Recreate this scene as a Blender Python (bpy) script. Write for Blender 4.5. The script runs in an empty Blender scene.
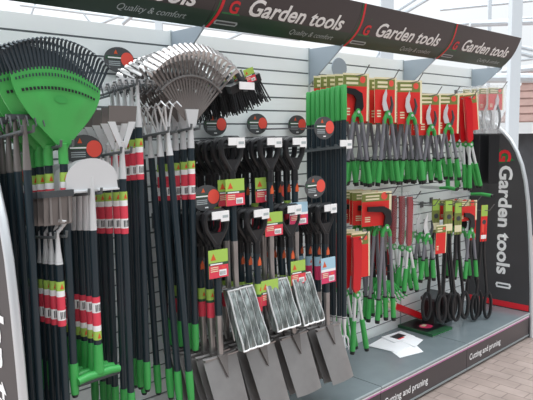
import bpy, math, random
from mathutils import Vector, Matrix
random.seed(7)
PI = math.pi
SC = bpy.context.scene
COL = SC.collection

# ------------------------------------------------------------------ camera
F, YAW, PIT, ROL, CD, EYE = 611.305, 0.763322, 0.110351, 0.012870, 2.5525, 1.68
fw = Vector((math.sin(YAW)*math.cos(PIT), math.cos(YAW)*math.cos(PIT), -math.sin(PIT)))
_r = Vector((math.cos(YAW), -math.sin(YAW), 0)); _d = fw.cross(_r)
rt = _r*math.cos(ROL) + _d*math.sin(ROL); dn = -_r*math.sin(ROL) + _d*math.cos(ROL)
CAM = Vector((0, -CD, EYE))
def at(px, py, Y):
    """point seen at a pixel of the photograph, on the plane Y metres from the slat wall"""
    v = fw + rt*((px-266.5)/F) + dn*((py-200)/F)
    return CAM + v*((Y-CAM.y)/v.y)
cam = bpy.data.cameras.new('camera'); co = bpy.data.objects.new('camera', cam); COL.objects.link(co)
m = Matrix((rt, -dn, -fw)).transposed().to_4x4(); m.translation = CAM
co.matrix_world = m
cam.sensor_width = 36; cam.lens = F/533*36; cam.clip_start = .05
SC.camera = co

# ------------------------------------------------------------------ materials
def lin(c):
    return tuple((x/255/12.92 if x/255 <= .04045 else ((x/255+.055)/1.055)**2.4) for x in c)
def mat(name, rgb, rough=.5, metal=0., noise=0., scale=20., alpha=1., spec=.5, bump=0., coat=0.):
    m = bpy.data.materials.new(name); m.use_nodes = True
    nt = m.node_tree; b = nt.nodes['Principled BSDF']
    c = lin(rgb)
    b.inputs['Base Color'].default_value = (*c, 1)
    b.inputs['Roughness'].default_value = rough
    b.inputs['Metallic'].default_value = metal
    b.inputs['Specular IOR Level'].default_value = spec
    b.inputs['Coat Weight'].default_value = coat
    if alpha < 1: b.inputs['Alpha'].default_value = alpha
    if noise or bump:
        tc = nt.nodes.new('ShaderNodeTexCoord'); n = nt.nodes.new('ShaderNodeTexNoise')
        n.inputs['Detail'].default_value = 4
        if isinstance(scale, tuple):
            mp = nt.nodes.new('ShaderNodeMapping'); mp.inputs['Scale'].default_value = scale; n.inputs['Scale'].default_value = 1
            nt.links.new(tc.outputs['Object'], mp.inputs['Vector']); nt.links.new(mp.outputs['Vector'], n.inputs['Vector'])
        else:
            n.inputs['Scale'].default_value = scale; nt.links.new(tc.outputs['Object'], n.inputs['Vector'])
        if noise:
            r = nt.nodes.new('ShaderNodeValToRGB')
            r.color_ramp.elements[0].position = .3; r.color_ramp.elements[1].position = .7
            r.color_ramp.elements[0].color = (*[x*(1-noise) for x in c], 1)
            r.color_ramp.elements[1].color = (*[min(1, x*(1+noise)) for x in c], 1)
            nt.links.new(n.outputs['Fac'], r.inputs['Fac']); nt.links.new(r.outputs['Color'], b.inputs['Base Color'])
        if bump:
            bp = nt.nodes.new('ShaderNodeBump'); bp.inputs['Strength'].default_value = bump; bp.inputs['Distance'].default_value = .004
            nt.links.new(n.outputs['Fac'], bp.inputs['Height']); nt.links.new(bp.outputs['Normal'], b.inputs['Normal'])
    return m
M = dict(
    slat=mat('slat_laminate', (240, 246, 246), .45, noise=.03, scale=3),
    groove=mat('groove_grey', (120, 126, 130), .5),
    upright=mat('upright_grey', (176, 186, 188), .4),
    hdark=mat('header_charcoal', (62, 56, 58), .35),
    hgreen=mat('header_green', (40, 62, 50), .35),
    white=mat('print_white', (245, 245, 245), .5),
    red=mat('print_red', (222, 40, 52), .45),
    coral=mat('print_coral', (235, 84, 70), .5),
    logogreen=mat('logo_green', (38, 116, 62), .45),
    panel=mat('panel_charcoal', (68, 66, 68), .45, noise=.04, scale=6),
    rim=mat('aluminium_rim', (214, 218, 222), .35, metal=.55),
    ptop=mat('plinth_laminate', (112, 122, 126), .2, noise=.05, scale=9),
    pfront=mat('plinth_front', (74, 68, 70), .4),
    magenta=mat('magenta_strip', (196, 120, 170), .4),
    lip=mat('plinth_lip', (140, 148, 150), .35),
    shaft=mat('shaft_coating', (30, 45, 53), .34),
    black=mat('black_plastic', (27, 28, 31), .36),
    dgrey=mat('dark_grey_plastic', (66, 70, 73), .45),
    green=mat('green_plastic', (62, 162, 80), .4),
    fan=mat('green_fan_plastic', (72, 172, 86), .38, noise=.05, scale=8),
    steel=mat('stainless_steel', (200, 200, 200), .28, metal=.9, noise=.08, scale=14),
    bsteel=mat('blade_steel', (160, 157, 156), .32, metal=.75, noise=.10, scale=9),
    pale=mat('pale_steel', (222, 224, 226), .42, metal=.35),
    brown=mat('coated_steel', (122, 117, 115), .4, metal=.4),
    foil=mat('foil_wrap', (176, 184, 182), .2, metal=.6, noise=.75, scale=(60, 60, 9), bump=.35),
    gtube=mat('grey_tube', (128, 128, 136), .38, metal=.25),
    tines=mat('tine_steel', (56, 68, 76), .4, metal=.2),
    lime=mat('label_lime', (168, 204, 92), .5),
    olive=mat('label_olive', (122, 132, 66), .5),
    cream=mat('card_cream', (236, 226, 190), .55),
    lred=mat('label_red', (224, 66, 86), .5),
    cred=mat('card_red', (222, 44, 40), .5),
    orange=mat('label_orange', (214, 92, 48), .5),
    dgreen=mat('label_darkgreen', (40, 84, 56), .5),
    lblue=mat('label_blue', (168, 204, 222), .5),
    pink=mat('label_pink', (218, 58, 104), .5),
    dred=mat('dark_red_sheath', (150, 24, 36), .35),
    sheath=mat('red_sheath', (206, 26, 36), .3),
    bag=mat('clear_bag', (235, 238, 240), .12, alpha=.07),
    glarebag=mat('glare_bag', (240, 243, 246), .08, alpha=.22),  # clear plastic made milkier: white glare is put into its opacity
    wire=mat('wire_grey', (120, 120, 122), .35, metal=.6),
    comb=mat('arm_grey', (92, 98, 100), .45),
    sign=mat('disc_charcoal', (74, 76, 78), .45),
    discback=mat('disc_back', (150, 162, 172), .5),
    paper=mat('white_paper', (242, 243, 246), .6),
    post=mat('greenhouse_post', (214, 222, 228), .5),
    fascia=mat('shed_fascia', (232, 236, 238), .5),
    rooft=mat('shed_roof', (146, 118, 110), .8, noise=.15, scale=5),
    timber=mat('shed_timber', (74, 76, 80), .7, noise=.2, scale=4),
    bristle=mat('black_bristle', (24, 28, 32), .6),
)

# ------------------------------------------------------------------ mesh builder
class MB:
    def __init__(s): s.v = []; s.f = []; s.mi = []; s.mats = []
    def m(s, key):
        if key not in s.mats: s.mats.append(key)
        return s.mats.index(key)
    def add(s, vs, fs, key):
        b = len(s.v); k = s.m(key)
        s.v += [tuple(v) for v in vs]
        for f in fs: s.f.append([b+i for i in f]); s.mi.append(k)
        return s
    def box(s, x0, x1, y0, y1, z0, z1, key):
        vs = [(x, y, z) for x in (x0, x1) for y in (y0, y1) for z in (z0, z1)]
        return s.add(vs, [(0,1,3,2),(4,6,7,5),(0,4,5,1),(2,3,7,6),(0,2,6,4),(1,5,7,3)], key)
    def tube(s, pts, rad, key, n=8, sx=1., sy=1.):
        pts = [Vector(p) for p in pts]; N = len(pts)
        if not isinstance(rad, (list, tuple)): rad = [rad]*N
        vs = []; ref = None
        for i, p in enumerate(pts):
            t = (pts[min(i+1, N-1)]-pts[max(i-1, 0)]).normalized()
            if ref is None:
                ref = Vector((1, 0, 0)) if abs(t.x) < .9 else Vector((0, 1, 0))
            a = (ref - t*ref.dot(t)).normalized(); b = t.cross(a); ref = a
            for k in range(n):
                w = 2*PI*k/n
                vs.append(p + a*(math.cos(w)*rad[i]*sx) + b*(math.sin(w)*rad[i]*sy))
        fs = [(i*n+k, i*n+(k+1) % n, (i+1)*n+(k+1) % n, (i+1)*n+k) for i in range(N-1) for k in range(n)]
        fs.append(tuple(range(n))[::-1]); fs.append(tuple((N-1)*n+k for k in range(n)))
        return s.add(vs, fs, key)
    def prism(s, poly, y0, y1, key, fn=None):
        n = len(poly)
        vs = [(x, y0, z) for x, z in poly]+[(x, y1, z) for x, z in poly]
        if fn: vs = [fn(*v) for v in vs]
        fs = [tuple(range(n)), tuple(range(n, 2*n))[::-1]]+[(i, i+n, (i+1) % n+n, (i+1) % n) for i in range(n)]
        return s.add(vs, fs, key)
    def sheet(s, fn, nu, nv, th, key):
        """closed thick sheet; fn(u, v) gives its front face, thickness goes along +y"""
        vs = []
        for o in (0, th):
            for j in range(nv+1):
                for i in range(nu+1):
                    x, y, z = fn(i/nu, j/nv); vs.append((x, y+o, z))
        w = nu+1; h = w*(nv+1)
        q = lambda i, j, o: o*h+j*w+i
        fs = []
        for j in range(nv):
            for i in range(nu):
                fs.append((q(i,j,0), q(i+1,j,0), q(i+1,j+1,0), q(i,j+1,0)))
                fs.append((q(i,j,1), q(i,j+1,1), q(i+1,j+1,1), q(i+1,j,1)))
        for i in range(nu):
            fs.append((q(i,0,0), q(i,0,1), q(i+1,0,1), q(i+1,0,0))); fs.append((q(i,nv,0), q(i+1,nv,0), q(i+1,nv,1), q(i,nv,1)))
        for j in range(nv):
            fs.append((q(0,j,0), q(0,j+1,0), q(0,j+1,1), q(0,j,1))); fs.append((q(nu,j,0), q(nu,j,1), q(nu,j+1,1), q(nu,j+1,0)))
        return s.add(vs, fs, key)
    def ellipse(s, cx, cz, rx, rz, y0, y1, key, n=24):
        return s.prism([(cx+rx*math.cos(2*PI*k/n), cz+rz*math.sin(2*PI*k/n)) for k in range(n)], y0, y1, key)
    def build(s, name, parent=None, smooth=True, label=None):
        me = bpy.data.meshes.new(name); me.from_pydata(s.v, [], s.f)
        for k in s.mats: me.materials.append(M[k])
        me.polygons.foreach_set('material_index', s.mi)
        import bmesh
        bm = bmesh.new(); bm.from_mesh(me); bmesh.ops.recalc_face_normals(bm, faces=bm.faces); bm.to_mesh(me); bm.free()
        if smooth:
            me.polygons.foreach_set('use_smooth', [True]*len(me.polygons)); me.set_sharp_from_angle(angle=math.radians(40))
        o = bpy.data.objects.new(name, me); COL.objects.link(o)
        if parent: o.parent = parent
        if label: o['label'] = label
        return o

def tag(o, label, cat, group=None, kind=None):
    o['label'] = label; o['category'] = cat
    if group: o['group'] = group
    if kind: o['kind'] = kind
    return o
def empty(name, loc=(0, 0, 0)):
    o = bpy.data.objects.new(name, None); o.empty_display_size = .05; COL.objects.link(o); o.location = loc
    return o
def copy_tree(o, parent=None):
    c = o.copy(); COL.objects.link(c)
    if parent: c.parent = parent
    for ch in list(o.children): copy_tree(ch, c)
    return c
def text(name, s, size, key, parent=None, fn=None, bold=.012, shear=0., width=None, word=None):
    """printed lettering: flat faces laid on a surface by fn(u, v), u along the words and v up the letters"""
    cu = bpy.data.curves.new('t', 'FONT'); cu.body = s; cu.size = size; cu.offset = bold*size; cu.shear = shear; cu.resolution_u = 3
    t = bpy.data.objects.new('t', cu); COL.objects.link(t)
    me = bpy.data.meshes.new_from_object(t.evaluated_get(bpy.context.evaluated_depsgraph_get()))
    bpy.data.objects.remove(t); bpy.data.curves.remove(cu)
    xs = [v.co.x for v in me.vertices]; k = (width/(max(xs)-min(xs))) if width else 1; x0 = min(xs)
    import bmesh
    bm = bmesh.new(); bm.from_mesh(me); h = max(v.co.y for v in bm.verts)
    for i in range(-2, 9):
        bmesh.ops.bisect_plane(bm, geom=bm.verts[:]+bm.edges[:]+bm.faces[:], plane_co=(0, h*i/8, 0), plane_no=(0, 1, 0))
    if word is not None:      # keep one word of a two-word line
        X = sorted(v.co.x for v in bm.verts); g, cut = max((c-a, (a+c)/2) for a, c in zip(X, X[1:]))
        bmesh.ops.delete(bm, geom=[v for v in bm.verts if (v.co.x > cut) != bool(word)], context='VERTS')
    bm.to_mesh(me); bm.free()
    for v in me.vertices: v.co = fn((v.co.x-x0)*k, v.co.y)
    me.name = name; me.materials.clear(); me.materials.append(M[key])
    o = bpy.data.objects.new(name, me); COL.objects.link(o)
    if parent: o.parent = parent
    return o

# ------------------------------------------------------------------ the display stand
X0, BW = .796, 1.0095
JX = [X0+BW*k for k in range(5)]
bay = ['leftmost', 'second', 'third', 'rightmost']
tools_at = ['behind the rakes and hoes', 'behind the spades and forks', 'behind the loppers and green poles', 'beside the right end panel']
WT, PITCH = 2.18, .0762

for k in range(4):
    b = MB(); x0, x1 = JX[k]+.006, JX[k+1]-.006
    b.box(x0, x1, .006, .018, .0, WT, 'groove')
    z = WT
    while z > .03:
        z0 = max(z-PITCH+.009, 0)
        b.box(x0, x1, -.0, .007, z0, z, 'slat'); z -= PITCH
    o = b.build('slat_panel', smooth=False)
    tag(o, f'white grooved slat panel, {bay[k]} of four, {tools_at[k]}', 'wall panel', 'white slat panels')
for k in range(5):
    o = MB().box(JX[k]-.006, JX[k]+.006, -.004, .03, 0, WT+.005, 'upright').build('upright_post', smooth=False)
    w = ['at the left end of the wall', 'between the rakes and the spades', 'between the spades and the loppers', 'between the third and rightmost slat panels', 'at the right end of the wall'][k]
    tag(o, f'thin grey metal upright strip {w}', 'upright', 'upright strips of the slat wall')

# header signs: a bowed board carried on gusset brackets
HP = [(-.25, 2.17), (-.285, 2.195), (-.317, 2.224), (-.346, 2.258), (-.370, 2.297), (-.391, 2.341), (-.41, 2.387)]
HL = [0]
for a, c in zip(HP, HP[1:]): HL.append(HL[-1]+math.dist(a, c))
def hp(s, off=0.):
    s = min(max(s, 0), HL[-1]-1e-6)
    i = max(j for j in range(len(HL)-1) if HL[j] <= s); t = (s-HL[i])/(HL[i+1]-HL[i])
    y = HP[i][0]*(1-t)+HP[i+1][0]*t; z = HP[i][1]*(1-t)+HP[i+1][1]*t
    dy, dz = HP[i+1][0]-HP[i][0], HP[i+1][1]-HP[i][1]; L = math.hypot(dy, dz)
    return y-dz/L*off, z+dy/L*off
def hmap(x, s, off):
    y, z = hp(s, off); return (x, y, z)
for k in range(4):
    t = empty('header_sign', (JX[k]+BW/2, -.33, 2.17)); I = Matrix.Translation(t.location).inverted()
    tag(t, f'dark curved sign board reading Garden tools, {bay[k]} of four along the top', 'sign', 'header signs over the display')
    def fin(o): o.parent = t; o.matrix_parent_inverse = I; return o
    x0, x1 = JX[k]+.001, JX[k+1]-.001
    b = MB(); n = 14; vs = []
    for off in (0, -.012):
        for j in range(n+1):
            for x in (x0, x1): vs.append(hmap(x, HL[-1]*j/n, off))
    fsd, fsg, rest = [], [], []
    h = 2*(n+1)
    for j in range(n):
        (fsg if j < 5 else fsd).append((2*j, 2*j+1, 2*j+3, 2*j+2)); rest.append((h+2*j, h+2*j+2, h+2*j+3, h+2*j+1))
        rest += [(2*j, 2*j+2, h+2*j+2, h+2*j), (2*j+1, h+2*j+1, h+2*j+3, 2*j+3)]
    rest += [(0, h, h+1, 1), (2*n, 2*n+1, h+2*n+1, h+2*n)]
    b.add(vs, fsd, 'hdark'); b.add(vs, fsg, 'hgreen'); b.add(vs, rest, 'pfront')
    fin(b.build('board'))
    b = MB()
    for (o0, o1, key, dx) in ((.0, .017, 'red', 0), (.0, .006, 'logogreen', -.012)):
        vs = []
        for j in range(n+1):
            s = HL[-1]*j/n; bow = .02*math.sin(PI*j/n)+.012
            vs += [hmap(x0+bow+dx+o0, s, .0012), hmap(x0+bow+dx+o1, s, .0012)]
        b.add(vs, [(2*j, 2*j+1, 2*j+3, 2*j+2) for j in range(n)], key)
    fin(b.build('red_stripe', smooth=False))
    s0 = .118
    b = MB(); b.add([hmap(x0+.055, s0-.025, .001), hmap(x0+.165, s0-.025, .001), hmap(x0+.118, s0+.085, .001)], [(0, 1, 2)], 'logogreen')
    fin(b.build('logo_triangle', smooth=False))
    fin(text('logo_letter', 'G', .085, 'red', None, lambda u, v: Vector(hmap(x0+.085+u, s0-.015+v, .002)), .03))
    for q in (0, 1): fin(text('lettering', 'Garden tools', .118, 'white', None, lambda u, v: Vector(hmap(x0+.205+u, s0-.012+v, .002)), .022, .18, .70, q))
    fin(text('small_lettering', 'Quality & comfort', .046, 'upright', None, lambda u, v: Vector(hmap(x0+.54+u, .036+v, .002)), .0, .2, .345))
    b = MB(); vs = [hmap(x0+x, s, .0015) for x, s in ((.045, .03), (.175, .03), (.182, .044), (.175, .056), (.045, .056), (.038, .044))]
    b.add(vs, [tuple(range(6))], 'upright')
    vs = [hmap(x0+x, s, .0022) for x, s in ((.05, .037), (.17, .037), (.17, .049), (.05, .049))]; b.add(vs, [(0, 1, 2, 3)], 'dgrey')
    fin(b.build('badge', smooth=False))
    for x in ((JX[k]+.001, JX[4]-.001) if k == 3 else (JX[k]+.001,)):
        pr = [(-.005, 1.965), (-.258, 2.163), (-.264, 2.178), (-.005, 2.178)]; h = .004
        xs = (x-h, x+h) if 0 < k and x < JX[4]-.1 else (x, x+2*h) if k == 0 else (x-2*h, x)
        vs = [(xx, y, z) for xx in xs for y, z in pr]
        fin(MB().add(vs, [(0, 1, 2, 3), (7, 6, 5, 4), (0, 4, 5, 1), (1, 5, 6, 2), (2, 6, 7, 3), (3, 7, 4, 0)], 'discback').build('bracket', smooth=False, label='grey triangular bracket'))
# plinth units
for k in range(4):
    t = empty('plinth_unit', (JX[k]+BW/2, -.27, 0)); I = Matrix.Translation(t.location).inverted()
    w = ['under the rakes and hoes', 'under the spade blades', 'under the white leaflets, reading Cutting and pruning', 'against the right end panel, reading Cutting and pruning'][k]
    tag(t, f'low grey topped plinth with dark front {w}', 'plinth', 'plinth units')
    def fin(o): o.parent = t; o.matrix_parent_inverse = I; return o
    x0, x1 = JX[k]+.0025, JX[k+1]-.0025
    fin(MB().box(x0, x1, -.548, -.004, .192, .21, 'ptop').build('top', smooth=False))
    b = MB(); b.box(x0, x1, -.545, -.53, .03, .17, 'pfront'); b.box(x0, x1, -.53, -.01, .03, .19, 'pfront')
    fin(b.build('front', smooth=False))
    fin(MB().tube([(x0, -.545, .2), (x1, -.545, .2)], .0105, 'lip', 10).build('nosing'))
    b = MB(); b.box(x0, x1, -.5475, -.533, .1795, .189, 'white'); b.box(x0, x1, -.5475, -.533, .17, .1795, 'magenta')
    fin(b.build('edge_strip', smooth=False))
    fin(MB().box(x0, x1, -.549, -.533, .018, .03, 'lip').build('kick_strip', smooth=False))
    fin(MB().box(x0, x1, -.52, -.02, .0, .03, 'black').build('base', smooth=False))
    if k >= 2:
        fin(text('lettering', 'Cutting and pruning', .062, 'white', None, lambda u, v: Vector((x0+.035+u, -.5465, .078+v)), .012, .0, .47))

# end panels: a tall board with a curved front edge and an aluminium rim
PP = [(-.0, 1.80), (-.10, 1.775), (-.19, 1.725), (-.27, 1.66), (-.335, 1.59), (-.39, 1.50), (-.435, 1.39), (-.468, 1.26), (-.492, 1.10), (-.512, .9), (-.528, .68), (-.545, .40), (-.558, .0)]
def onx(px, py, X):
    v = fw + rt*((px-266.5)/F) + dn*((py-200)/F); p = CAM + v*((X-CAM.x)/v.x); return p
for side, X in (('left', JX[0]-.018), ('right', JX[4]+.018)):
    t = empty('end_panel', (X, -.27, 0)); I = Matrix.Translation(t.location).inverted()
    tag(t, {'left': 'dark grey end panel with curved silver edge at the far left',
            'right': 'dark end panel with upright white Garden tools lettering at the right end'}[side], 'end panel')
    def fin(o): o.parent = t; o.matrix_parent_inverse = I; return o
    poly = [(.02, 0), (.02, 1.80)]+PP
    n = len(poly); b = MB()
    vs = [(X-.010, y, z) for y, z in poly]+[(X+.010, y, z) for y, z in poly]
    b.add(vs, [tuple(range(n)), tuple(range(n, 2*n))[::-1]]+[(i, i+n, (i+1) % n+n, (i+1) % n) for i in range(n)], 'panel')
    fin(b.build('board', smooth=False))
    b = MB(); b.tube([(X, y-.004, z+.002) for y, z in PP], .0165, 'rim', 10)
    fin(b.build('rim'))
    xf = X-.0112
    yb = {'left': -.310, 'right': -.262}[side]
    for q in (0, 1): fin(text('lettering', 'Garden tools', .152, 'white', None, lambda u, v: Vector((xf-.0006, yb-v, 1.385-u)), .03, 0, .90 if side == 'right' else .95, q))
    b = MB(); b.add([(xf, yb+.01, 1.40), (xf, yb-.12, 1.43), (xf, yb+.01, 1.52)], [(0, 1, 2)], 'logogreen'); fin(b.build('logo_triangle', smooth=False))
    fin(text('logo_letter', 'G', .14, 'red', None, lambda u, v: Vector((xf-.0006, yb+.01-v, 1.515-u)), .04))
    b = MB(); b.add([(xf, yb+.0, .415), (xf, yb-.115, .415), (xf, yb-.125, .395), (xf, yb-.115, .37), (xf, yb, .37), (xf, yb+.01, .395)], [tuple(range(6))], 'white')
    b.add([(xf-.0005, yb-.01, .40), (xf-.0005, yb-.105, .40), (xf-.0005, yb-.105, .385), (xf-.0005, yb-.01, .385)], [(0, 1, 2, 3)], 'dgrey')
    fin(b.build('badge', smooth=False))
    fin(MB().box(xf-.0008, xf+.001, -.535, .01, .215, .262, 'red').build('red_stripe', smooth=False))

# ------------------------------------------------------------------ floor, greenhouse beyond
fm = bpy.data.materials.new('paving'); fm.use_nodes = True
nt = fm.node_tree; bs = nt.nodes['Principled BSDF']; bs.inputs['Roughness'].default_value = .75
tc = nt.nodes.new('ShaderNodeTexCoord'); mp = nt.nodes.new('ShaderNodeMapping'); br = nt.nodes.new('ShaderNodeTexBrick')
mp.inputs['Rotation'].default_value = (0, 0, PI/2)
nt.links.new(tc.outputs['Object'], mp.inputs['Vector']); nt.links.new(mp.outputs['Vector'], br.inputs['Vector'])
br.inputs['Color1'].default_value = (*lin((152, 137, 130)), 1); br.inputs['Color2'].default_value = (*lin((142, 127, 120)), 1)
br.inputs['Mortar'].default_value = (*lin((122, 108, 102)), 1); br.inputs['Scale'].default_value = 1
br.inputs['Brick Width'].default_value = .2; br.inputs['Row Height'].default_value = .1; br.inputs['Mortar Size'].default_value = .005
br.inputs['Mortar Smooth'].default_value = .4
nz = nt.nodes.new('ShaderNodeTexNoise'); nz.inputs['Scale'].default_value = 6; nz.inputs['Detail'].default_value = 6
nt.links.new(tc.outputs['Object'], nz.inputs['Vector'])
mx = nt.nodes.new('ShaderNodeMix'); mx.data_type = 'RGBA'; mx.blend_type = 'OVERLAY'; mx.inputs['Factor'].default_value = .35
nt.links.new(br.outputs['Color'], mx.inputs['A']); nt.links.new(nz.outputs['Fac'], mx.inputs['B']); nt.links.new(mx.outputs['Result'], bs.inputs['Base Color'])
M['paving'] = fm
o = MB().box(-8, 22, -10, 16, -.05, 0, 'paving').build('floor', smooth=False); o['kind'] = 'structure'

def gp(px, py, dist):
    v = fw + rt*((px-266.5)/F) + dn*((py-200)/F); return CAM + v*(dist/v.dot(fw))
def beam(name, a, b_, r, label=None, cat=None, n=8, group=None):
    o = MB().tube([a, b_], r, 'post', n).build(name); o['kind'] = 'structure'
    return o
# posts and purlins of the glasshouse behind the stand
p = gp(514, 60, 8.5); beam('trim_1', (p.x, p.y, 0), (p.x, p.y, 5), .10, n=4)
p = gp(489, 30, 13); beam('trim_2', (p.x, p.y, 0), (p.x, p.y, 6), .05, n=4)
p = gp(474, 30, 12); beam('trim_3', gp(395, 30, 12), gp(600, 12, 12), .035)
beam('trim_4', gp(440, 10, 14), gp(600, -6, 14), .03)
beam('trim_5', gp(470, 24, 10), gp(600, 20, 10), .05)
beam('trim_6', gp(500, 72, 10), gp(610, 60, 10), .06)
beam('trim_7', gp(480, 78, 9), gp(620, 78, 9), .07)
beam('trim_8', gp(380, 22, 9), gp(470, -36, 9), .025); beam('trim_9', gp(386, 24, 9), gp(480, -32, 9), .025)
beam('trim_10', gp(300, 40, 9), gp(20, 5, 9), .02); beam('trim_11', gp(100, 24, 9), gp(160, 0, 9), .02)
beam('trim_12', gp(30, 18, 9), gp(40, -10, 9), .016); beam('trim_13', gp(90, 22, 9), gp(70, -4, 9), .016)
beam('trim_14', gp(122, 24, 8), gp(136, 12, 8), .03); beam('trim_15', gp(160, 50, 9), gp(158, 0, 9), .07, n=4)
beam('trim_16', gp(200, 52, 9), gp(260, 25, 9), .02); beam('trim_17', gp(365, 80, 9), gp(385, 40, 9), .02)
beam('trim_18', gp(514, 46, 8.5), gp(660, 76, 9), .03); beam('trim_19', gp(514, 52, 8.5), gp(660, 84, 9), .03); beam('trim_20', gp(514, 61, 8.5), gp(660, 44, 9), .02)
p = gp(386, 50, 9); beam('trim_21', (p.x, p.y, 0), (p.x, p.y, 4.6), .13, n=4)

# the little shingle-roofed shed beyond the right end
t = empty('shed', gp(545, 200, 9.5)); t.location.z = 0
tag(t, 'timber shed with brown shingle roof and white fascia beyond the right end panel', 'shed')
ex = Vector((math.cos(YAW+.42), -math.sin(YAW+.42), 0)); ey = Vector((math.sin(YAW+.42), math.cos(YAW+.42), 0))
A = gp(507, 124, 9.5) - t.location
zE = A.z
def sp(u, v, z): return tuple(Vector((A.x, A.y, 0)) + ex*u + ey*v + Vector((0, 0, z)))
b = MB(); nC = 13
for i in range(nC):
    d0, d1 = i*.145, (i+1)*.145+.02
    z0, z1 = zE+.02+i*.125, zE+.02+(i+1)*.125+.012
    l0, l1 = d0*.4-.12, d1*.4-.12
    vs = [sp(l0, d0, z0+.022), sp(3.4, d0, z0+.022), sp(3.4, d1, z1), sp(l1, d1, z1), sp(l0, d0, z0), sp(3.4, d0, z0), sp(3.4, d1, z1-.02), sp(l1, d1, z1-.02)]
    b.add(vs, [(0,1,2,3),(7,6,5,4),(0,4,5,1),(1,5,6,2),(2,6,7,3),(3,7,4,0)], 'rooft')
b.build('roof', t, smooth=False)
def obox(b, u0, u1, v0, v1, z0, z1, key):
    vs = [sp(u, v, z) for u in (u0, u1) for v in (v0, v1) for z in (z0, z1)]
    b.add(vs, [(0,1,3,2),(4,6,7,5),(0,4,5,1),(2,3,7,6),(0,2,6,4),(1,5,7,3)], key)
b = MB(); obox(b, .0, 3.4, -.02, .02, zE-.15, zE+.02, 'fascia'); b.build('fascia', t, smooth=False)
b = MB(); obox(b, .15, 3.3, .2, .25, 0, zE, 'timber'); obox(b, .15, .2, .25, 1.6, 0, zE, 'timber')
b.build('timber_wall', t, smooth=False)

# ------------------------------------------------------------------ labels and cards
def quad(b, x0, x1, z0, z1, y, key):
    b.add([(x0, y, z0), (x1, y, z0), (x1, y, z1), (x0, y, z1)], [(0, 1, 2, 3)], key)
def label_card(parent, w, h, loc, style='tool', rot=0, name='label_card'):
    b = MB(); T = .0025
    base, top, low = dict(tool=('lime', 'lime', 'lred'), blue=('lblue', 'lblue', 'pink'), lop=('cream', 'olive', 'cred'), red=('cred', 'cred', 'cred'))[style]
    b.box(-w/2, w/2, -T, 0, -h, 0, base)
    y = -T-.0006; y2 = y-.0006
    if style in ('tool', 'blue'):
        quad(b, -w/2, w/2, -h, -h*.55, y, low); quad(b, -w/2, w/2, -h*.55, -h*.45, y, 'dgreen' if style == 'tool' else 'white')
        b.add([(-w*.40, y, -h*.36), (-w*.12, y, -h*.36), (-w*.26, y, -h*.12)], [(0, 1, 2)], 'orange')
        quad(b, -w*.42, w*.2, -h*.53, -h*.48, y2, 'white')
        for i in range(3): quad(b, -w*.42, -w*.02, -h*(.63+i*.07), -h*(.60+i*.07), y2, 'cream')
        quad(b, w*.02, w*.40, -h*.94, -h*.72, y2, 'white')
        for i in range(5): quad(b, w*(.06+i*.06), w*(.085+i*.06), -h*.91, -h*.78, y2-.0006, 'dgrey')
        quad(b, w*.15, w*.36, -h*.68, -h*.60, y2, 'coral')
    elif style == 'lop':
        quad(b, -w*.5, w*.42, -h*.27, -h*.04, y, 'olive'); quad(b, -w*.5, w*.42, -h, -h*.27, y, 'cred')
        for i in range(2): quad(b, -w*.38, w*.08, -h*(.14+i*.09), -h*(.09+i*.09), y2, 'cream')
        b.ellipse(w*.25, -h*.13, w*.11, w*.11, y2, y, 'coral', 14)
        for i in range(3): quad(b, -w*.4, -w*.22, -h*(.75+i*.06), -h*(.72+i*.06), y2, 'cream')
    else:
        for i in range(6): quad(b, -w*.42, -w*(.02+.05*(i % 2)), -h*(.34+i*.07), -h*(.31+i*.07), y, 'coral')
        quad(b, -w*.44, -w*.12, -h*.93, -h*.87, y, 'white'); quad(b, w*.05, w*.22, -h*.92, -h*.84, y, 'coral')
    # punched hanging tab
    o = b.build(name, parent, smooth=False, label={'tool': 'lime and red printed label card', 'blue': 'pale blue and pink printed label card', 'lop': 'cream, olive and red backing card', 'red': 'red printed backing card'}[style])
    o.location = loc; o.rotation_euler = (0, 0, rot)
    return o
def sleeve(parent, z, r, flip=False, style='tool', k=1.0):
    bands = [('lime', .034), ('white', .022), ('lred', .05), ('white', .038), ('lred', .022)]
    if style == 'short': bands = [('lime', .05), ('dgreen', .012), ('lred', .07)]
    if style == 'blue': bands = [('lblue', .05), ('pink', .075)]
    if flip: bands = bands[::-1]
    b = MB(); zz = 0
    for key, h in bands:
        h *= k; b.tube([(0, 0, zz), (0, 0, zz-h)], r, key, 12); zz -= h
    zb = -bands[0][1]*k*.5 if not flip else zz+bands[-1][1]*k*.5
    b.prism([(-.007, zb-.010), (.007, zb-.010), (0, zb+.010)], -r-.0008, -r+.001, 'orange')
    if style == 'tool':
        h = sum(x for q, x in bands[:3])*k if not flip else (bands[0][1])*k
        for i in range(4): b.box(-.010+i*.006, -.0075+i*.006, -r-.0006, -r+.003, -h-.032*k, -h-.006*k, 'dgrey')
    o = b.build('label_sleeve', parent, label='lime, white and red wrapped label'); o.location = (0, 0, z)
    return o

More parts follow.
